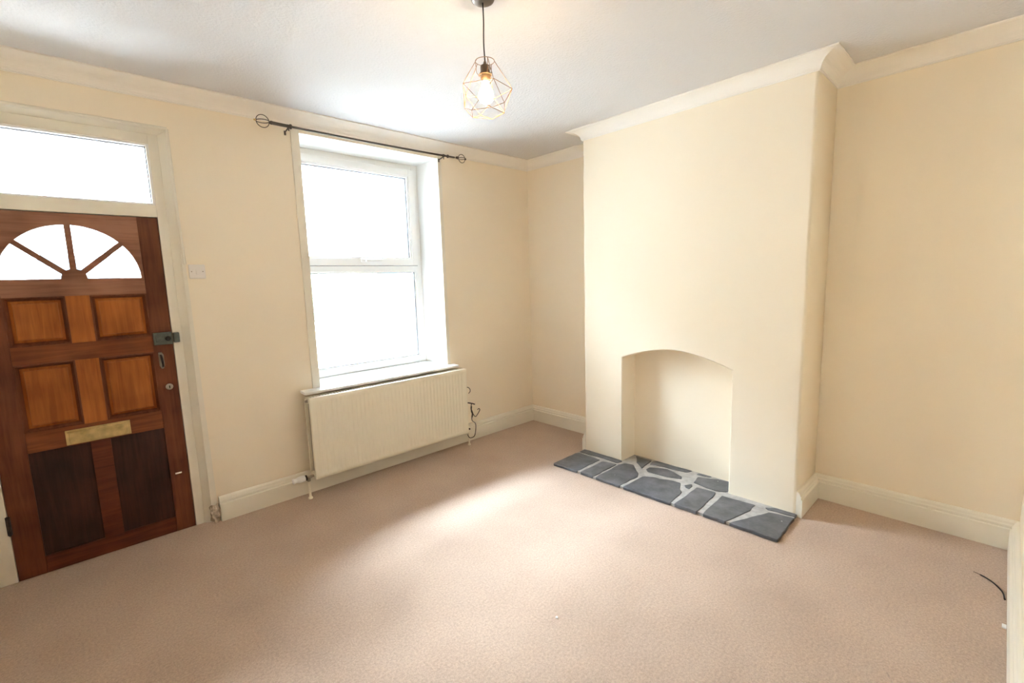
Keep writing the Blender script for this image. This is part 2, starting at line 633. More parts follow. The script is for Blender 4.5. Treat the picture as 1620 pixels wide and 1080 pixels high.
def cove_prof(w, h, z1=H):
    p = [(0.0, z1 - h), (0.006, z1 - h), (0.006, z1 - h + 0.006)]
    for k in range(9):
        a = PI / 2 * k / 8
        # concave quarter
        p.append((0.010 + (w - 0.022) * (1 - math.cos(a)), z1 - h + 0.008 + (h - 0.018) * math.sin(a)))
    p += [(w - 0.006, z1 - 0.008), (w, z1 - 0.008), (w, z1 - 0.0005), (0.0, z1 - 0.0005)]
    return p


room = [(XL, 0.0), (0.0, 0.0), (0.0, YL), (-DL, YL), (-DR, YR), (0.0, YR), (0.0, YB), (XL, YB), (XL, 0.0)]
cw = [0.125, 0.12, 0.10, 0.10, 0.11, 0.125, 0.12, 0.12]
cn = ['trim_%d' % (i + 1) for i in range(8)]
ctext = ['white coving over the window and the front door', 'white coving in the alcove beside the window',
         'short white coving return on the window side of the chimney breast', 'white coving across the face of the chimney breast',
         'short white coving return on the far right side of the chimney breast', 'white coving in the alcove right of the chimney breast',
         'white coving on the wall at the right edge', 'white coving on the wall left of the door']
for o, t in zip(sweep(room, lambda i: cove_prof(cw[i], 0.079), cn, M_COVE), ctext):
    st(o, t, 'coving')

T, BH = 0.034, 0.166
SK = [(0, 0.0005), (T, 0.0005), (T, 0.118), (T - 0.003, 0.121), (T - 0.009, 0.123), (T - 0.010, 0.127), (T - 0.007, 0.131),
      (T - 0.008, 0.139), (T - 0.012, 0.143), (T - 0.014, 0.148), (T - 0.016, 0.156), (T - 0.022, 0.163), (T - 0.028, BH), (0, BH)]
bpath = [(-3.031, 0.0), (0.0, 0.0), (0.0, YL), (-DL, YL), (-DR, YR), (0.0, YR), (0.0, YB), (-2.0, YB)]
bn = ['baseboard_window', 'baseboard_alcove', 'baseboard_chimney_left', None, 'baseboard_chimney_right', 'baseboard_right', 'baseboard_near']
bt = ['cream moulded skirting board under the window and radiator', 'cream moulded skirting board in the alcove beside the window',
      'short cream skirting board on the window side of the chimney breast', 'short cream skirting board on the right side of the chimney breast',
      'cream moulded skirting board in the right alcove', 'cream skirting board along the right edge of the photo', 'cream skirting board left of the door']
for o, t in zip(sweep(bpath, lambda i: SK, bn, M_SKIRT), bt):
    st(o, t, 'skirting board')

# ------------------------------------------------------------------ window
win = setting('window_1', 'white casement window above the radiator with an opening top light', 'window', (-1.712, 0.35, WZ0))
yF, yB2 = 0.348, 0.415


def ring_frame(x0, x1, z0, z1, w, y0, y1, m, name, par, ch=0.004, wb=None, wt=None):
    wb = wb or w
    wt = wt or w
    b = MB()
    b.box(x0, y0, z0, x0 + w, y1, z1, ch)
    b.box(x1 - w, y0, z0, x1, y1, z1, ch)
    b.box(x0 + w - .001, y0, z0, x1 - w + .001, y1, z0 + wb, ch)
    b.box(x0 + w - .001, y0, z1 - wt, x1 - w + .001, y1, z1, ch)
    return b.build(name, m, par, weld=False)


ring_frame(WX0 + .001, WX1 - .001, 0.785, WZ1 - .001, 0.062, yF, yB2, M_UPVC, 'window_frame', win, wb=0.055)
MB().box(WX0 + .06, yF, 1.655, WX1 - .06, yB2, 1.715, 0.004).build('mullion_rail', M_UPVC, win)
sash = ring_frame(WX0 + .050, WX1 - .050, 1.708, 2.572, 0.060, yF - 0.026, yF + 0.02, M_UPVC, 'opening_sash', win)
ring_frame(WX0 + .046, WX1 - .046, 1.704, 2.576, 0.006, yF - 0.003, yF + 0.002, M_RUBBER, 'rubber_gasket', win, 0.0)
ring_frame(WX0 + .108, WX1 - .108, 1.766, 2.514, 0.014, yF - 0.010, yF + 0.02, M_UPVC, 'glazing_bead', sash, 0.003)
ring_frame(WX0 + .118, WX1 - .118, 1.776, 2.504, 0.009, yF + 0.008, yF + 0.03, M_RUBBER, 'rubber_gasket', sash, 0.0)
MB().box(WX0 + .12, yF + 0.02, 1.778, WX1 - .12, yF + 0.026, 2.502).build('glass_pane', M_GLASS, sash)
ring_frame(WX0 + .058, WX1 - .058, 0.836, 1.660, 0.016, yF + 0.012, yF + 0.035, M_UPVC, 'glazing_bead', win, 0.003)
ring_frame(WX0 + .070, WX1 - .070, 0.848, 1.648, 0.009, yF + 0.018, yF + 0.04, M_RUBBER, 'rubber_gasket', win, 0.0)
MB().box(WX0 + .072, yF + 0.03, 0.85, WX1 - .072, yF + 0.036, 1.646).build('glass_pane', M_GLASS, win)
hd = MB()
hd.box(-1.745, yF - 0.036, 1.735, -1.665, yF - 0.021, 1.765, 0.006)
hd.tube([(-1.70, yF - 0.030, 1.75), (-1.70, yF - 0.056, 1.75)], 0.011, 10)
hd.box(-1.715, yF - 0.068, 1.738, -1.565, yF - 0.050, 1.760, 0.007)
hd.build('window_handle', M_UPVC, sash, weld=False)
# painted reveal lining: sides, soffit
b = MB()
b.box(WX1 - 0.002, 0.001, 0.785, WX1 + 0.0, yF, WZ1)
b.box(WX0, 0.001, 0.785, WX0 + 0.002, yF, WZ1)
b.box(WX0, 0.001, WZ1 - 0.002, WX1, yF, WZ1)
b.build('window_reveal', M_REVEAL, win, weld=False)
b = MB()
b.box(-2.358, -0.009, 0.783, WX0 + 0.002, 0.002, 2.657, 0.003)
st(b.build('trim_9', M_FRAME), 'flat cream board up the left edge of the window opening', 'trim')
b = MB()
b.box(WX1 - 0.002, -0.004, 0.783, -1.088, 0.002, 2.657, 0.002)
st(b.build('trim_10', M_FRAME), 'narrow cream edging up the right edge of the window opening', 'trim')
# sill board
b = MB()
b.prism([(WX0 + .001, yF + 0.01), (WX0 + .001, 0.0), (-2.447, 0.0), (-2.455, -0.106), (-2.45, -0.112), (-1.075, -0.112), (-1.07, -0.106), (-1.05, 0.0), (WX1 - .001, 0.0), (WX1 - .001, yF + 0.01)],
        0.766, 0.783)
b.build('window_sill', M_UPVC, win)
MB().box(WX0 + .001, yB2 + .001, 0.758, WX1 - .001, 0.56, 0.806, 0.006).build('added_dark_ledge', M_LEDGE_DARK, win)  # dark cover added on the outer ledge, cuts light bounced to the ceiling

# ------------------------------------------------------------------ front door
FY = 0.036                       # door and frame face
door = setting('door_1', 'weathered brown panelled wooden front door with fan light', 'door', (-3.57, FY, 0))
DXl, DXr = -3.974, -3.167
dy1 = FY + 0.044
SL, SR = -3.862, -3.266           # inner edges of the stiles
ML, MR = -3.622, -3.521           # middle upright
fc, fz, fr = -3.571, 1.625, 0.293  # fan light centre and radius
MB().box(DXl, FY, 0.003, SL, dy1, 1.98, 0.002).build('stile', W_STILE, door)
MB().box(SR, FY, 0.003, DXr, dy1, 1.98, 0.002).build('stile', W_STILE, door)


def fan_header():
    """top of the door: board with a half-round opening"""
    b = MB()
    n = 40
    arc = [(fc + fr * math.cos(PI * i / n), fz + fr * math.sin(PI * i / n)) for i in range(n + 1)]
    for y in (FY + 0.001, dy1 - 0.001):
        for p, q in zip(arc[:-1], arc[1:]):
            b.add([(p[0], y, p[1]), (q[0], y, q[1]), (q[0], y, 1.979), (p[0], y, 1.979)], [(0, 1, 2, 3)])
    for p, q in zip(arc[:-1], arc[1:]):
        b.add([(p[0], FY + 0.001, p[1]), (q[0], FY + 0.001, q[1]), (q[0], dy1 - 0.001, q[1]), (p[0], dy1 - 0.001, p[1])], [(0, 1, 2, 3)])
    return b


b = fan_header()
for x0, x1 in ((SL, fc - fr), (fc + fr, SR)):
    b.box(x0, FY + 0.001, 1.6255, x1, dy1 - 0.001, 1.979)
b.build('top_rail', W_TOP, door)
MB().box(SL, FY + .001, 1.531, SR, dy1, 1.6255, 0.001).build('fan_rail', W_TOP, door)
# hub and glazing bars of the fan light
b = MB()
hub = [(fc + 0.055 * math.cos(PI * i / 12), fz + 0.055 * math.sin(PI * i / 12)) for i in range(13)]
b.prism([(p[0], p[1]) for p in hub], FY + 0.002, dy1 - 0.004, 'Y')
b.build('fan_hub', W_TOP, door)
for deg in (42, 90, 138):
    a = math.radians(deg)
    d = Vector((math.cos(a), 0, math.sin(a)))
    p = Vector((-math.sin(a), 0, math.cos(a)))
    c0 = Vector((fc, 0, fz))
    b = MB()
    w = 0.014
    q = [c0 + d * 0.045 + p * w, c0 + d * 0.045 - p * w, c0 + d * (fr + .004) - p * w, c0 + d * (fr + .004) + p * w]
    b.prism([(v.x, v.z) for v in q], FY + 0.006, dy1 - 0.008, 'Y')
    w = 0.007
    q = [c0 + d * 0.045 + p * w, c0 + d * 0.045 - p * w, c0 + d * (fr + .002) - p * w, c0 + d * (fr + .002) + p * w]
    b.prism([(v.x, v.z) for v in q], FY + 0.001, FY + 0.006, 'Y')
    b.build('glazing_bar', W_TOP, door)
fan_glass = [(fc + (fr + .004) * math.cos(PI * i / 32), fz - .003 + (fr + .004) * math.sin(PI * i / 32)) for i in range(33)]
MB().prism(fan_glass, FY + 0.026, FY + 0.030, 'Y').build('glass_pane', M_GLASS, door)
# rails and middle uprights
MB().box(SL, FY + .001, 1.173, SR, dy1, 1.270, 0.002).build('cross_rail', W_RAIL, door)
MB().box(SL, FY + .001, 0.692, SR, dy1, 0.804, 0.002).build('cross_rail', W_RAIL, door)
MB().box(SL, FY + .001, 0.003, SR, dy1, 0.100, 0.002).build('bottom_rail', W_LOW, door)
MB().box(ML, FY + .001, 1.269, MR, dy1, 1.532, 0.002).build('middle_stile', W_MID, door)
MB().box(ML, FY + .001, 0.803, MR, dy1, 1.174, 0.002).build('middle_stile', W_MID, door)
MB().box(ML + .012, FY + .001, 0.099, MR, dy1, 0.693, 0.002).build('middle_stile', W_LOW, door, label='darker middle upright between the dark lower panels')


def raised_panel(x0, x1, z0, z1, m, bev=0.042):
    """fielded panel: a moulded edge, a sunk margin, a bevelled raised field"""
    b = MB()
    def rg(i, y):
        return [(x0 + i, y, z0 + i), (x1 - i, y, z0 + i), (x1 - i, y, z1 - i), (x0 + i, y, z1 - i)]
    steps = [(0.0, FY + 0.001), (0.006, FY + 0.005), (0.011, FY + 0.018), (0.016, FY + 0.022), (bev - .008, FY + 0.010), (bev - 0.006, FY + 0.0055), (bev - 0.002, FY + 0.005)]
    vs, fs = [], []
    for s_ in steps:
        vs += rg(*s_)
    for k in range(len(steps) - 1):
        for j in range(4):
            fs.append((4 * k + j, 4 * k + (j + 1) % 4, 4 * k + 4 + (j + 1) % 4, 4 * k + 4 + j))
    n = len(steps) * 4
    fs.append((n - 4, n - 3, n - 2, n - 1))
    vs += [(x0, FY + 0.036, z0), (x1, FY + 0.036, z0), (x1, FY + 0.036, z1), (x0, FY + 0.036, z1)]
    fs.append((n, n + 1, n + 2, n + 3))
    for j in range(4):
        fs.append((j, (j + 1) % 4, n + (j + 1) % 4, n + j))
    o = b.add(vs, fs).build('raised_panel', m, door)
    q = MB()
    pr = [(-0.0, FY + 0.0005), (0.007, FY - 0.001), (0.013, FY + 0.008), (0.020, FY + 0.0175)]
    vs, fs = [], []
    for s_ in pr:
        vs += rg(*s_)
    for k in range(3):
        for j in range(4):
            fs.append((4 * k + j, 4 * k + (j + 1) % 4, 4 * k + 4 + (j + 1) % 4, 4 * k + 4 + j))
    q.add(vs, fs).build('groove_shade_moulding', W_STILE, o)  # darker wood ring: the groove's shade is put into its colour
    return o


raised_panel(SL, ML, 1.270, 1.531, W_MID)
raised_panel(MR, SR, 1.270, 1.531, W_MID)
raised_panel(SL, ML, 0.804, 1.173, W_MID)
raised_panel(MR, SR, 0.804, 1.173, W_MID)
for x0, x1 in ((SL, ML + .012), (MR, SR)):
    b = MB()
    b.box(x0, FY + 0.016, 0.099, x1, FY + 0.034, 0.693)
    b.build('lower_panel', W_DARK, door, label='dark water-stained flat lower panel')
# brass letter plate with its flap
lp = MB().box(-3.708, FY - 0.004, 0.698, -3.424, FY + 0.002, 0.782, 0.002).build('letter_plate', M_BRASS, door, label='worn brass letter plate')
MB().box(-3.694, FY - 0.010, 0.704, -3.438, FY - 0.003, 0.768, 0.003).build('letter_flap', M_BRASS, lp)
b = MB()
b.tube([(-3.70, FY - 0.007, 0.772), (-3.432, FY - 0.007, 0.772)], 0.004, 8)
b.build('hinge_pin', M_BRASS, lp)
# night latch
nl = MB().box(-3.262, FY - 0.030, 1.215, -3.170, FY + 0.001, 1.290, 0.004).build('night_latch', M_LOCK, door, label='grey-green metal night latch case')
MB().lathe([(0.0, -0.046), (0.013, -0.044), (0.015, -0.036), (0.010, -0.029), (0.010, -0.028)], (-3.192, FY, 1.252), 'Y', 16).build('latch_knob', M_BLACK, nl)
b = MB()
b.box(-3.252, FY - 0.034, 1.232, -3.212, FY - 0.029, 1.273, 0.003)
b.build('latch_snib', M_LOCK, nl)
# drop handle plate and keyhole
pl = MB()
pl.prism([(-3.247, 1.168), (-3.229, 1.168), (-3.221, 1.150), (-3.221, 1.085), (-3.229, 1.066), (-3.239, 1.066), (-3.247, 1.085)], FY - 0.005, FY + 0.001, 'Y')
pl = pl.build('handle_plate', M_STEEL, door, label='narrow worn metal plate below the night latch')
MB().tube(smooth_path([(-3.236, FY - 0.006, 1.150), (-3.235, FY - 0.022, 1.140), (-3.233, FY - 0.026, 1.11), (-3.231, FY - 0.018, 1.085), (-3.231, FY - 0.006, 1.078)]), 0.006, 8).build('pull_loop', M_IRON, pl)
kh = MB().lathe([(0.0, -0.006), (0.008, -0.006), (0.019, -0.005), (0.020, 0.0), (0.0, 0.0)], (-3.212, FY, 0.947), 'Y', 20).build('keyhole_escutcheon', M_STEEL, door, label='small round steel keyhole disc')
MB().box(-3.2145, FY - 0.0075, 0.938, -3.2085, FY - 0.0055, 0.955).build('keyhole', M_BLACK, kh)
MB().box(-3.240, FY - 0.004, 0.379, -3.206, FY + 0.001, 0.388, 0.001).build('metal_chip', M_WHITE, door, label='small white mark on the stile')
MB().box(-3.985, FY - 0.004, 0.272, -3.966, FY + 0.002, 0.375, 0.001).tube([(-3.975, FY - 0.006, 0.270), (-3.975, FY - 0.006, 0.377)], 0.006, 10).build('hinge', M_IRON, door, weld=False)
MB().box(-3.985, FY - 0.004, 1.60, -3.966, FY + 0.002, 1.70, 0.001).tube([(-3.975, FY - 0.006, 1.598), (-3.975, FY - 0.006, 1.702)], 0.006, 10).build('hinge', M_IRON, door, weld=False)

# door frame with the glazed light above
fr_ = setting('trim_11', 'off-white painted door frame around the front door', 'door frame', (-3.57, FY, 0))
b = MB()
b.box(DX0 + .001, FY, 0, DXl - 0.003, 0.15, DZ - .002, 0.003)
b.box(DXl - 0.02, dy1 + .001, 0, DXl + 0.012, 0.15, 2.0)
b.build('left_jamb', M_FRAME, fr_, weld=False)
b = MB()
b.box(DX0 + .002, dy1 + .001, -0.04, DX1 - .002, 0.2, 0.012)
b.build('threshold', M_FRAME, fr_)
b = MB()
b.box(DXr + 0.003, FY, 0, -3.115, 0.15, DZ - .002, 0.003)
b.box(DXr - 0.012, dy1 + .001, 0, DXr + 0.02, 0.15, 2.0)
b.prism([(-3.1155, FY + 0.001), (DX1 + 0.008, -0.003), (DX1 + .012, 0.0), (DX1 - .0005, 0.15), (-3.1155, 0.15)], 0.0, DZ - .002)
b.build('right_jamb', M_FRAME, fr_, weld=False)
b = MB()
b.box(DXl - 0.004, FY, 1.984, DXr + 0.004, 0.15, 2.056, 0.003)
b.box(DXl - 0.004, dy1 + .001, 1.965, DXr + 0.004, 0.15, 1.99)
b.build('transom_rail', M_FRAME, fr_)
b = MB()
b.box(DXl - 0.004, FY, 2.408, DXr + 0.004, 0.15, DZ - .030, 0.003)
b.prism([(FY + 0.001, DZ - 0.0305), (-0.003, DZ - 0.001), (0.15, DZ - 0.001), (0.15, DZ - 0.0305)], DX0 + .001, DX1 - .001, 'X')
b.build('head_rail', M_FRAME, fr_, weld=False)
# bead around the outer edge of the opening
b = MB()
b.tube([(DX1 + 0.014, -0.003, 1.70), (DX1 + 0.006, -0.003, 2.0), (DX1 + 0.004, -0.003, DZ + 0.002)], 0.009, 10)
b.tube([(DX1 + 0.004, -0.003, DZ + 0.004), (XL + .001, -0.003, DZ + 0.004)], 0.0095, 10)
b.build('corner_bead', M_FRAME, fr_, weld=False)
MB().prism([(DX1 - .001, 0.0), (DX1 + 0.036, 0.0), (DX1 + 0.018, 1.70), (DX1 - .001, 2.3)], -0.004, 0.001, 'Y').build('jamb_edge', M_FRAME, fr_)
kp = MB()
kp.box(-3.162, FY - 0.028, 1.222, -3.131, FY + 0.001, 1.284, 0.004)
kp.build('latch_keep', M_LOCK, fr_, label='grey-green metal keep of the night latch')
# transom light
tw = setting('window_2', 'rectangular glazed light above the front door', 'window', (-3.57, FY, 2.06))
ring_frame(DXl - .006, DXr + .006, 2.050, 2.414, 0.017, FY + 0.004, FY + 0.05, M_UPVC, 'glazing_bead', tw, 0.004)
ring_frame(DXl + .010, DXr - .010, 2.066, 2.398, 0.005, FY + 0.03, FY + 0.045, M_RUBBER, 'rubber_gasket', tw, 0.0)
MB().box(DXl + .005, FY + 0.034, 2.06, DXr - .005, FY + 0.040, 2.404).build('glass_pane', M_GLASS, tw)
# broken plaster block by the door frame
b = MB()
bm = bmesh.new()
bmesh.ops.create_icosphere(bm, subdivisions=3, radius=1)
for v in bm.verts:
    c = v.co.copy()
    s_ = 1 + 0.12 * math.sin(9 * c.x + 5 * c.z) + 0.1 * math.sin(11 * c.z + 3 * c.y)
    cl = lambda q: max(-1, min(1, q * 1.35))
    v.co = Vector((-3.0585 + cl(c.x) * 0.027 * s_, -0.004 + cl(c.y) * 0.022 * s_, 0.062 + cl(c.z) * 0.058 * s_))
b.add([v.co[:] for v in bm.verts], [[v.index for v in f.verts] for f in bm.faces])
bm.free()
M_PLAS = mat('bare_broken_plaster', (0.50, 0.41, 0.32), 0.9, noise=(45, 0.4), bump=(60, 1.0, 0.006))
st(b.build('trim_12', M_PLAS), 'patch of broken bare plaster between door frame and skirting board', 'plaster')

# ------------------------------------------------------------------ light switch
sw = thing('light_switch', 'white square light switch on the wall between door and window', 'light switch', (-3.0, 0, 1.657))
MB().box(-3.045, -0.009, 1.613, -2.957, 0.0, 1.701, 0.004).build('face_plate', M_SWITCH, sw)
MB().box(-3.009, -0.014, 1.640, -2.995, -0.008, 1.668, 0.002).build('rocker', M_SWITCH, sw)
for x in (-3.031, -2.971):
    MB().lathe([(0, -0.0105), (0.0035, -0.0105), (0.0035, -0.008), (0, -0.008)], (x, 0, 1.657), 'Y', 12).build('screw', M_STEEL, sw)

# ------------------------------------------------------------------ radiator
rad = thing('radiator', 'long cream ribbed panel radiator on the wall under the window', 'radiator', (-1.742, -0.13, 0))
RX0, RX1, RZ0, RZ1 = -2.447, -1.035, 0.142, 0.750


def rad_panel(yf, yb, name, flip=1):
    """pressed steel panel: vertical flutes that fade out near top and bottom"""
    b = MB()
    nf = 42
    per = 8
    nx = nf * per
    zr = [(RZ0, 1.0, 0), (RZ0 + .004, 0, 0), (RZ0 + 0.030, 0, 0), (RZ0 + 0.036, 0, 0.4), (RZ0 + 0.050, 0, 1), (RZ1 - 0.050, 0, 1), (RZ1 - 0.036, 0, 0.4), (RZ1 - 0.030, 0, 0), (RZ1 - .004, 0, 0), (RZ1, 1.0, 0)]
    vs = []
    for (z, back, amt) in zr:
        for i in range(nx + 1):
            x = RX0 + (RX1 - RX0) * i / nx
            t = (i % per) / per
            edge = min(i, nx - i) / per
            g = max(0, math.sin(PI * t)) ** 2 * amt * (1 if edge > 0.8 else 0)
            y = yf + flip * (0.0075 * g + 0.004 * back)
            if i in (0, nx):
                y += flip * 0.004
            vs.append((x, y, z))
    fs = []
    w = nx + 1
    for r in range(len(zr) - 1):
        for i in range(nx):
            fs.append((r * w + i, r * w + i + 1, (r + 1) * w + i + 1, (r + 1) * w + i))
    b.add(vs, fs, True)
    # rim and back
    n = len(zr)
    ring = [vs[i] for i in range(w)] + [vs[r * w + nx] for r in range(1, n)] + [vs[(n - 1) * w + i] for i in range(nx - 1, -1, -1)] + [vs[r * w] for r in range(n - 2, 0, -1)]
    bk = [(p[0], yb, p[2]) for p in ring]
    m = len(ring)
    b.add(ring + bk, [(i, (i + 1) % m, m + (i + 1) % m, m + i) for i in range(m)] + [list(range(m, 2 * m))])
    return b.build(name, M_RAD, rad)


rad_panel(-0.172, -0.152, 'front_panel', 1)
rad_panel(-0.062, -0.078, 'rear_panel', -1)
b = MB()
for i in range(70):
    x = RX0 + 0.02 + (RX1 - RX0 - 0.04) * i / 69
    b.box(x, -0.151, RZ0 + 0.04, x + 0.0015, -0.0785, RZ1 - 0.03)
b.build('convector_fins', M_RADIN, rad, kind='stuff')
b = MB()
b.box(RX0 + .004, -0.158, RZ1 - .012, RX1 - .004, -0.144, RZ1 - .001)
b.box(RX0 + .004, -0.086, RZ1 - .012, RX1 - .004, -0.074, RZ1 - .001)
for i in range(64):
    x = RX0 + 0.006 + (RX1 - RX0 - 0.018) * i / 63
    b.box(x, -0.150, RZ1 - .008, x + 0.011, -0.078, RZ1 - .001)
b.build('top_grille', M_RAD, rad, weld=False)
for z in (RZ0 + 0.028, RZ1 - 0.028):
    for x, s_ in ((RX0, 1), (RX1, -1)):
        q = MB().tube([(x + s_ * 0.03, -0.115, z), (x + s_ * 0.005, -0.115, z)], 0.020, 14)
        q.tube([(x + s_ * 0.016, -0.150, z), (x + s_ * 0.016, -0.079, z)], 0.014, 12)
        q.build('end_connector', M_RAD, rad, weld=False)
MB().lathe([(0, -0.012), (0.008, -0.012), (0.010, -0.004), (0.012, 0.0), (0.012, 0.008)], (RX0 - 0.0, -0.115, RZ1 - 0.028), 'X', 12).build('bleed_plug', M_STEEL, rad)
for x in (RX0 + 0.25, RX1 - 0.25):
    MB().box(x, -0.0605, RZ0 + 0.02, x + 0.04, -0.001, RZ1 - 0.05, 0.002).build('wall_bracket', M_RAD, rad)
# left thermostatic valve, pipe
vz = RZ0 + 0.022
b = MB()
b.tube([(RX0 - 0.002, -0.125, vz), (RX0 - 0.045, -0.13, vz - 0.004)], 0.009, 12)
b.tube([(-2.485, -0.13, vz + 0.004), (-2.485, -0.13, vz - 0.03)], 0.012, 12)
v = b.build('valve_body', M_STEEL, rad, weld=False, label='dull metal valve at the left foot of the radiator')
MB().lathe([(0, 0), (0.020, 0), (0.020, -0.012), (0.0, -0.012)], (-2.499, -0.13, vz), 'X', 20).build('valve_collar', M_IRON, v)
MB().lathe([(0.0, -0.0), (0.020, -0.0), (0.023, -0.012), (0.023, -0.046), (0.017, -0.052), (0.016, -0.070), (0.019, -0.074), (0.019, -0.084), (0.0, -0.088)], (-2.512, -0.13, vz), 'X', 20).build('valve_head', M_UPVC, v, label='white thermostatic valve head')
MB().tube([(-2.485, -0.13, vz - 0.028), (-2.485, -0.13, 0.001)], 0.0095, 12).lathe([(0.0095, 0.016), (0.016, 0.010), (0.016, 0.001)], (-2.485, -0.13, 0), 'Z', 14).build('supply_pipe', M_RAD, rad, weld=False)
b = MB()
b.tube([(RX1 + 0.002, -0.12, vz), (RX1 + 0.03, -0.122, vz)], 0.009, 12)
b.tube([(RX1 + 0.035, -0.122, vz + 0.028), (RX1 + 0.035, -0.122, vz - 0.022)], 0.011, 12)
v = b.build('lockshield_valve', M_RAD, rad, weld=False)
MB().tube([(RX1 + 0.035, -0.122, vz - 0.020), (RX1 + 0.035, -0.122, 0.001)], 0.0085, 12).lathe([(0.0085, 0.016), (0.015, 0.010), (0.015, 0.001)], (RX1 + 0.035, -0.122, 0), 'Z', 14).build('return_pipe', M_RAD, rad, weld=False)
MB().tube([(RX1 + 0.035, -0.122, vz + 0.0), (RX1 + 0.035, -0.139, vz - 0.004)], 0.008, 10).build('drain_nut', M_IRON, v)

# ------------------------------------------------------------------ iron hooks beside the radiator
hk = thing('iron_hook_rack', 'dark wrought iron hooks hanging on the right end of the radiator', 'hook', (-0.97, -0.146, 0.40))
Y = -0.146


def wire(l, r=0.0038, y=Y):
    return MB().tube(smooth_path([(x, y, z) for x, z in l]), r, 8)


wire([(-1.032, 0.425), (-0.97, 0.404), (-0.935, 0.389)], 0.0055).build('cross_bar', M_IRON, hk)
wire([(-0.973, 0.404), (-0.982, 0.358), (-0.971, 0.311), (-0.976, 0.272), (-0.972, 0.237), (-0.94, 0.207), (-0.932, 0.168), (-0.946, 0.096), (-0.97, 0.076), (-1.006, 0.078), (-1.025, 0.096), (-1.035, 0.119)]).build('long_hook', M_IRON, hk)
wire([(-0.978, 0.345), (-0.97, 0.326), (-0.958, 0.294), (-0.936, 0.270), (-0.913, 0.283), (-0.880, 0.321), (-0.891, 0.339), (-0.908, 0.330)], 0.0036, Y - 0.004).build('side_hook', M_IRON, hk)
wire([(-0.979, 0.38), (-0.985, 0.33), (-0.970, 0.30), (-0.980, 0.27)], 0.0042, Y - 0.008).build('twisted_stem', M_IRON, hk)
o = wire([(-1.034, 0.572), (-1.007, 0.565), (-0.988, 0.546), (-0.986, 0.524), (-1.006, 0.508)], 0.0035, -0.150).build('small_iron_hook', M_IRON)
o['label'] = 'small curved iron hook at the right edge of the radiator, above the larger hooks'
o['category'] = 'hook'

# ------------------------------------------------------------------ curtain rail
cr = thing('curtain_rail', 'thin dark metal curtain rail with ball cage finials above the window', 'curtain rail', (-1.72, -0.08, 2.62))
ry = -0.08


def rz(x):
    t = (x + 2.51) / 1.58
    return 2.629 + 0.006 * t - 0.007 * 4 * t * (1 - t)


MB().tube([(x, ry, rz(x)) for x in [-2.40 + i * 0.074 for i in range(20)]], 0.0075, 12).build('inner_rod', M_RAIL, cr)
MB().tube([(-2.50, ry, rz(-2.50)), (-2.385, ry, rz(-2.385))], 0.0105, 12).lathe([(0.0105, -0.008), (0.016, -0.005), (0.016, 0.005), (0.0105, 0.008)], (-2.378, ry, rz(-2.378)), 'X', 14).build('outer_rod', M_RAIL, cr, weld=False)
MB().lathe([(0.0075, -0.008), (0.014, -0.004), (0.014, 0.004), (0.0075, 0.008)], (-1.068, ry, rz(-1.068)), 'X', 14).build('rod_collar', M_RAIL, cr)
for cx, s_ in ((-2.553, -1), (-0.915, 1)):
    R_ = 0.040 if s_ < 0 else 0.036
    cz = rz(cx)
    b = MB()
    b.tube([(cx - s_ * R_ * 1.75, ry, cz), (cx - s_ * R_ * 1.3, ry, cz), (cx - s_ * R_ * 0.95, ry, cz)], [0.0085, 0.013, 0.006], 12)
    fn = b.build('finial', M_RAIL, cr)
    for k in range(4):
        a0 = PI * k / 4
        c_, s2 = math.cos(a0), math.sin(a0)
        pts = []
        for i in range(24):
            t = 2 * PI * i / 24
            pts.append((cx + R_ * math.cos(t), ry + R_ * math.sin(t) * s2, cz + R_ * math.sin(t) * c_))
        if k % 2 == 0:
            MB().tube(pts, 0.0026, 6, closed=True).build('cage_wire', M_RAIL, fn)
    MB().lathe([(0, -0.008), (0.005, -0.006), (0.007, 0.0), (0.005, 0.006), (0, 0.009)], (cx + s_ * (R_ + 0.007), ry, cz), 'X', 12).build('tip', M_BRASS if s_ < 0 else M_RAIL, fn)
for x in (-2.392, -1.112):
    z = rz(x)
    b = MB()
    b.tube([(x, -0.001, z - 0.020), (x, -0.050, z - 0.014), (x, ry, z - 0.004)], 0.0045, 10)
    b.box(x - 0.007, -0.006, z - 0.040, x + 0.007, -0.0005, z - 0.010, 0.002)
    b.tube([(x, ry, z - 0.006), (x, ry, z - 0.030)], 0.0045, 8)
    b.tube([(x - 0.007, ry, z), (x + 0.007, ry, z)], 0.0115, 12)
    b.build('bracket', M_RAIL, cr, weld=False)

# ------------------------------------------------------------------ pendant lamp
LX, LY = -2.183, -1.900
pn = thing('pendant_lamp', 'lit pendant lamp with geometric copper wire cage hanging from the ceiling', 'pendant lamp', (LX, LY, H))
MB().lathe([(0.0, -0.018), (0.012, -0.018), (0.036, -0.016), (0.047, -0.011), (0.051, -0.003), (0.051, 0.0), (0.0, 0.0)], (LX, LY, H), 'Z', 32).build('ceiling_rose', M_SOCKET, pn)
MB().tube(smooth_path([(LX, LY, 2.72), (LX + .001, LY, 2.65), (LX - .002, LY + .001, 2.56), (LX + .001, LY, 2.482)]), 0.0028, 8).build('cable', M_BLACK, pn)
sk = MB().lathe([(0.004, 0.082), (0.007, 0.076), (0.009, 0.068), (0.019, 0.064), (0.0205, 0.060), (0.0205, 0.036), (0.024, 0.034), (0.026, 0.030), (0.026, 0.024), (0.022, 0.020), (0.019, 0.0), (0.0, 0.0)], (LX, LY, 2.404), 'Z', 24).build('lamp_holder', M_SOCKET, pn)
MB().box(LX + 0.001, LY - 0.0225, 2.448, LX + 0.012, LY - 0.018, 2.462, 0.001).build('switch_plate', M_STEEL, sk)
cg = thing('wire_cage', '', '', (LX, LY, 2.49))
for k in ('label', 'category'):
    del cg[k]
cg.parent = pn
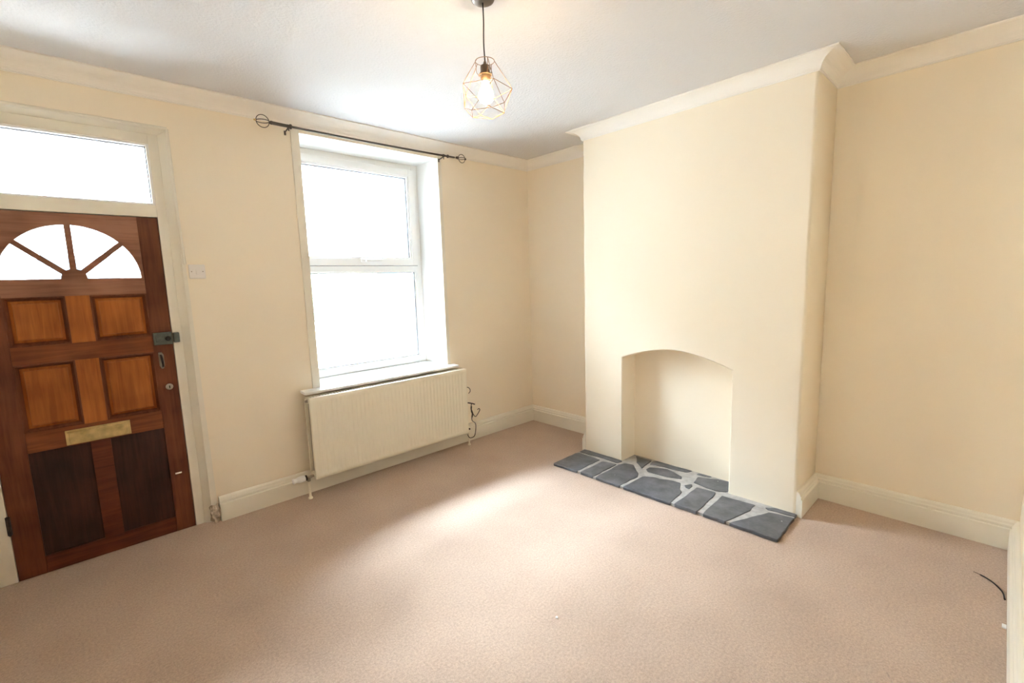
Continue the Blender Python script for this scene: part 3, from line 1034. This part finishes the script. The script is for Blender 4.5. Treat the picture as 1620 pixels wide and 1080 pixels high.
cg.matrix_parent_inverse = pn.matrix_world.inverted()
TO = math.radians(246)


def ringpt(r, z, k, off=0.0):
    a = TO + 2 * PI * (k + off) / 5
    return Vector((LX + r * math.cos(a), LY + r * math.sin(a), z))


wr = 0.0014
topc = [Vector((LX + 0.0415 * math.cos(2 * PI * i / 24), LY + 0.0415 * math.sin(2 * PI * i / 24), 2.486)) for i in range(24)]
b = MB()
b.tube(topc, wr, 6, closed=True)
for k in range(3):      # straps from the ring down to the holder
    a = TO + 2 * PI * k / 3
    p = Vector((math.cos(a), math.sin(a), 0))
    b.tube([Vector((LX, LY, 2.486)) + p * 0.0415, Vector((LX, LY, 2.445)) + p * 0.039, Vector((LX, LY, 2.426)) + p * 0.0255], wr, 6)
b.tube([Vector((LX + 0.0265 * math.cos(2 * PI * i / 20), LY + 0.0265 * math.sin(2 * PI * i / 20), 2.430)) for i in range(20)], wr * 1.3, 6, closed=True)
mid = [ringpt(0.115, 2.372, k) for k in range(5)]
low = [ringpt(0.096, 2.296, k, 0.5) for k in range(5)]
bot = [ringpt(0.078, 2.272, k) for k in range(5)]
for k in range(5):
    a = TO + 2 * PI * k / 5
    t0 = Vector((LX + 0.0415 * math.cos(a), LY + 0.0415 * math.sin(a), 2.486))
    for p, q in ((t0, mid[k]), (mid[k], mid[(k + 1) % 5]), (mid[k], low[k]), (mid[(k + 1) % 5], low[k]), (low[k], bot[k]), (low[k], bot[(k + 1) % 5]), (bot[k], bot[(k + 1) % 5])):
        b.tube([p, q], wr, 6)
b.build('cage', M_COPPER, pn, weld=False)
bpy.data.objects.remove(cg)
bulb = MB().lathe([(0.0, -0.092), (0.013, -0.0905), (0.024, -0.084), (0.031, -0.073), (0.034, -0.059), (0.031, -0.044), (0.023, -0.028), (0.017, -0.013), (0.0145, 0.0)], (LX, LY, 2.404), 'Z', 24).build('bulb', M_BULB, pn)

# ------------------------------------------------------------------ hearth
he = thing('hearth', 'low slate and mortar hearth slab on the carpet in front of the fireplace recess', 'hearth', (-0.61, -1.87, 0))
b = MB()
hz = 0.019
# irregular front edge
fr_pts = []
N = 26
for i in range(N + 1):
    t = i / N
    y = -1.040 + (-2.719 + 1.040) * t
    x = -0.824 + 0.030 * t + 0.004 * math.sin(7.3 * t * 6.28) * (0 < i < N)
    fr_pts.append((x, y))
b.prism(fr_pts + [(-0.411, -2.719), (-0.403, -2.292), (-0.216, -2.290), (-0.216, -1.425), (-0.403, -1.425), (-0.403, -1.030)], 0.001, hz)
b.build('mortar_bed', M_MORTAR, he)
STONES = [
[(-0.838, -1.040), (-0.53, -1.032), (-0.504, -1.055), (-0.513, -1.28), (-0.825, -1.283)],
[(-0.485, -1.036), (-0.408, -1.036), (-0.408, -1.420), (-0.424, -1.439), (-0.472, -1.423), (-0.471, -1.292)],
[(-0.826, -1.312), (-0.529, -1.316), (-0.502, -1.435), (-0.822, -1.440)],
[(-0.824, -1.458), (-0.51, -1.452), (-0.431, -1.475), (-0.418, -1.54), (-0.543, -1.666), (-0.594, -1.689), (-0.822, -1.678)],
[(-0.361, -1.539), (-0.244, -1.455), (-0.245, -1.606), (-0.437, -1.63)],
[(-0.822, -1.705), (-0.562, -1.713), (-0.517, -1.784), (-0.515, -1.83), (-0.482, -1.916), (-0.478, -1.977), (-0.572, -2.018), (-0.614, -2.056), (-0.818, -2.073)],
[(-0.429, -1.662), (-0.376, -1.66), (-0.314, -1.776), (-0.333, -1.86), (-0.374, -1.939), (-0.408, -1.949), (-0.455, -1.851), (-0.460, -1.784), (-0.462, -1.696)],
[(-0.251, -1.613), (-0.222, -1.64), (-0.220, -1.947), (-0.270, -1.925), (-0.295, -1.826), (-0.299, -1.732), (-0.324, -1.63)],
[(-0.300, -2.021), (-0.235, -2.15), (-0.222, -2.282), (-0.400, -2.282), (-0.432, -2.23), (-0.432, -2.158), (-0.409, -2.04)],
[(-0.495, -2.014), (-0.446, -2.045), (-0.47, -2.063), (-0.535, -2.068), (-0.525, -2.036)],
[(-0.814, -2.1), (-0.469, -2.096), (-0.456, -2.226), (-0.5, -2.239), (-0.635, -2.248), (-0.812, -2.253)],
[(-0.811, -2.291), (-0.474, -2.277), (-0.461, -2.489), (-0.555, -2.494), (-0.808, -2.434)],
[(-0.808, -2.455), (-0.499, -2.588), (-0.474, -2.722), (-0.806, -2.730)],
[(-0.452, -2.546), (-0.416, -2.60), (-0.414, -2.720), (-0.457, -2.720), (-0.476, -2.565)],
[(-0.259, -1.991), (-0.222, -2.0), (-0.222, -2.097), (-0.250, -2.085)],
]
b = MB()
rnd = random.Random(3)
for poly in STONES:
    P = [Vector((x, y, 0)) for x, y in poly]
    # subdivide the outline with a little irregularity, then round the corners
    out = []
    for i in range(len(P)):
        a, c = P[i], P[(i + 1) % len(P)]
        k = max(1, int((c - a).length / 0.045))
        d = (c - a).normalized()
        nn = Vector((-d.y, d.x, 0))
        for j in range(k):
            q = a.lerp(c, (j + (0.0 if j else 0.12)) / k)
            out.append(q + nn * rnd.uniform(-0.0035, 0.0035))
        if k >= 1:
            out.append(a.lerp(c, (k - 0.12) / k))
    cen = sum(out, Vector()) / len(out)
    inner = [q + (cen - q).normalized() * 0.004 for q in out]
    top = hz + 0.004 + rnd.uniform(-0.001, 0.0015)
    n = len(out)
    vs = [(q.x, q.y, 0.004) for q in out] + [(q.x, q.y, top - 0.0025) for q in out] + [(q.x, q.y, top) for q in inner]
    fs = []
    for r in range(2):
        fs += [(r * n + i, r * n + (i + 1) % n, (r + 1) * n + (i + 1) % n, (r + 1) * n + i) for i in range(n)]
    fs.append(list(range(2 * n, 3 * n)))
    b.add(vs, fs)
b.build('slate_paving', M_SLATE, he, weld=False)

# ------------------------------------------------------------------ small things on the carpet
o = MB().tube(smooth_path([(-0.416, -3.517, 0.004), (-0.432, -3.545, 0.006), (-0.465, -3.581, 0.007), (-0.508, -3.608, 0.006), (-0.546, -3.622, 0.005), (-0.60, -3.628, 0.004)]), [0.0012] * 5 + [0.0034] * 21, 8)
o = o.build('black_cable', M_BLACK)
o['label'] = 'short end of black cable lying on the carpet by the right skirting board'
o['category'] = 'cable'
o = MB().prism([(-2.146, -2.214), (-2.134, -2.212), (-2.136, -2.221), (-2.144, -2.224)], 0.001, 0.005).build('paper_scrap', M_WHITE)
o['label'] = 'tiny white scrap of paper lying on the middle of the carpet'
o['category'] = 'paper scrap'
o = MB().box(-0.850, -3.634, 0.001, -0.822, -3.620, 0.008, 0.002).build('cable_clip', M_WHITE)
o['label'] = 'small white clip on the carpet against the right skirting board'
o['category'] = 'clip'
o = MB().prism([(-1.476, -3.318), (-1.455, -3.395), (-1.62, -3.40)], 0.0008, 0.0065).build('carpet_patch', M_CARPET)
o['label'] = 'small raised corner of beige carpet at the bottom edge near the right'
o['category'] = 'carpet patch'

# ------------------------------------------------------------------ outside
st(MB().box(-30, 0.5, -0.32, 30, 40, -0.15).build('street_ground', M_PAVE), 'pale street and pavement outside the window', 'street')
hs = thing('terraced_house', 'pale stone terraced house across the street, seen through the window', 'house', (2, 9.5, -0.15))
MB().box(-22, 9.5, -0.15, 26, 16.5, 7.2).build('house_wall', M_RENDER, hs)
MB().prism([(9.2, 7.15), (16.8, 7.15), (13.0, 9.7)], -22.3, 26.3, 'X').build('roof', M_ROOF, hs)
for i, x in enumerate([-18, -14.5, -11, -7.5, -4, -0.4, 3.1, 6.6, 10.1, 13.6, 17.1, 20.6]):
    for z in (0.8, 4.3):
        if z < 2 and i % 3 == 2:
            d = MB().box(x, 9.46, 0.0, x + 1.0, 9.51, 2.3).build('house_door', M_PANE, hs)
            continue
        w = MB().box(x - 0.06, 9.43, z - 0.06, x + 1.26, 9.51, z + 1.56).build('house_window', M_UPVC, hs)
        MB().box(x, 9.415, z, x + 1.2, 9.43, z + 1.5).build('house_window_pane', M_PANE, w)
o = MB().box(-22, 6.6, -0.15, 26, 6.85, 0.75, 0.03).build('garden_wall', M_STONE)
o['label'] = 'low pale stone garden wall across the street'
o['category'] = 'garden wall'


def conifer(x, y, h, r, label):
    b = MB()
    bm = bmesh.new()
    bmesh.ops.create_cone(bm, cap_ends=True, segments=18, radius1=r, radius2=0.05, depth=h)
    bmesh.ops.subdivide_edges(bm, edges=[e for e in bm.edges if abs(e.verts[0].co.z - e.verts[1].co.z) > 0.1], cuts=12)
    rn = random.Random(int(x * 10))
    for v_ in bm.verts:
        k = 1 + rn.uniform(-0.22, 0.16)
        v_.co.x *= k
        v_.co.y *= k
    bm.verts.index_update()
    b.add([(v_.co.x + x, v_.co.y + y, v_.co.z + h / 2 + 0.1 - 0.15) for v_ in bm.verts], [[v_.index for v_ in f.verts] for f in bm.faces])
    bm.free()
    t = thing('conifer_shrub', label, 'shrub', (x, y, -0.15), 'conifer shrubs across the street')
    b.build('foliage', M_BUSH, t)
    MB().tube([(x, y, -0.15), (x, y, 0.3)], 0.05, 8).build('trunk', W_DARK, t)


conifer(-0.6, 8.2, 2.3, 0.42, 'left of the two faint green shrubs seen through the lower window pane')
conifer(0.75, 8.2, 2.3, 0.42, 'right of the two faint green shrubs seen through the lower window pane')
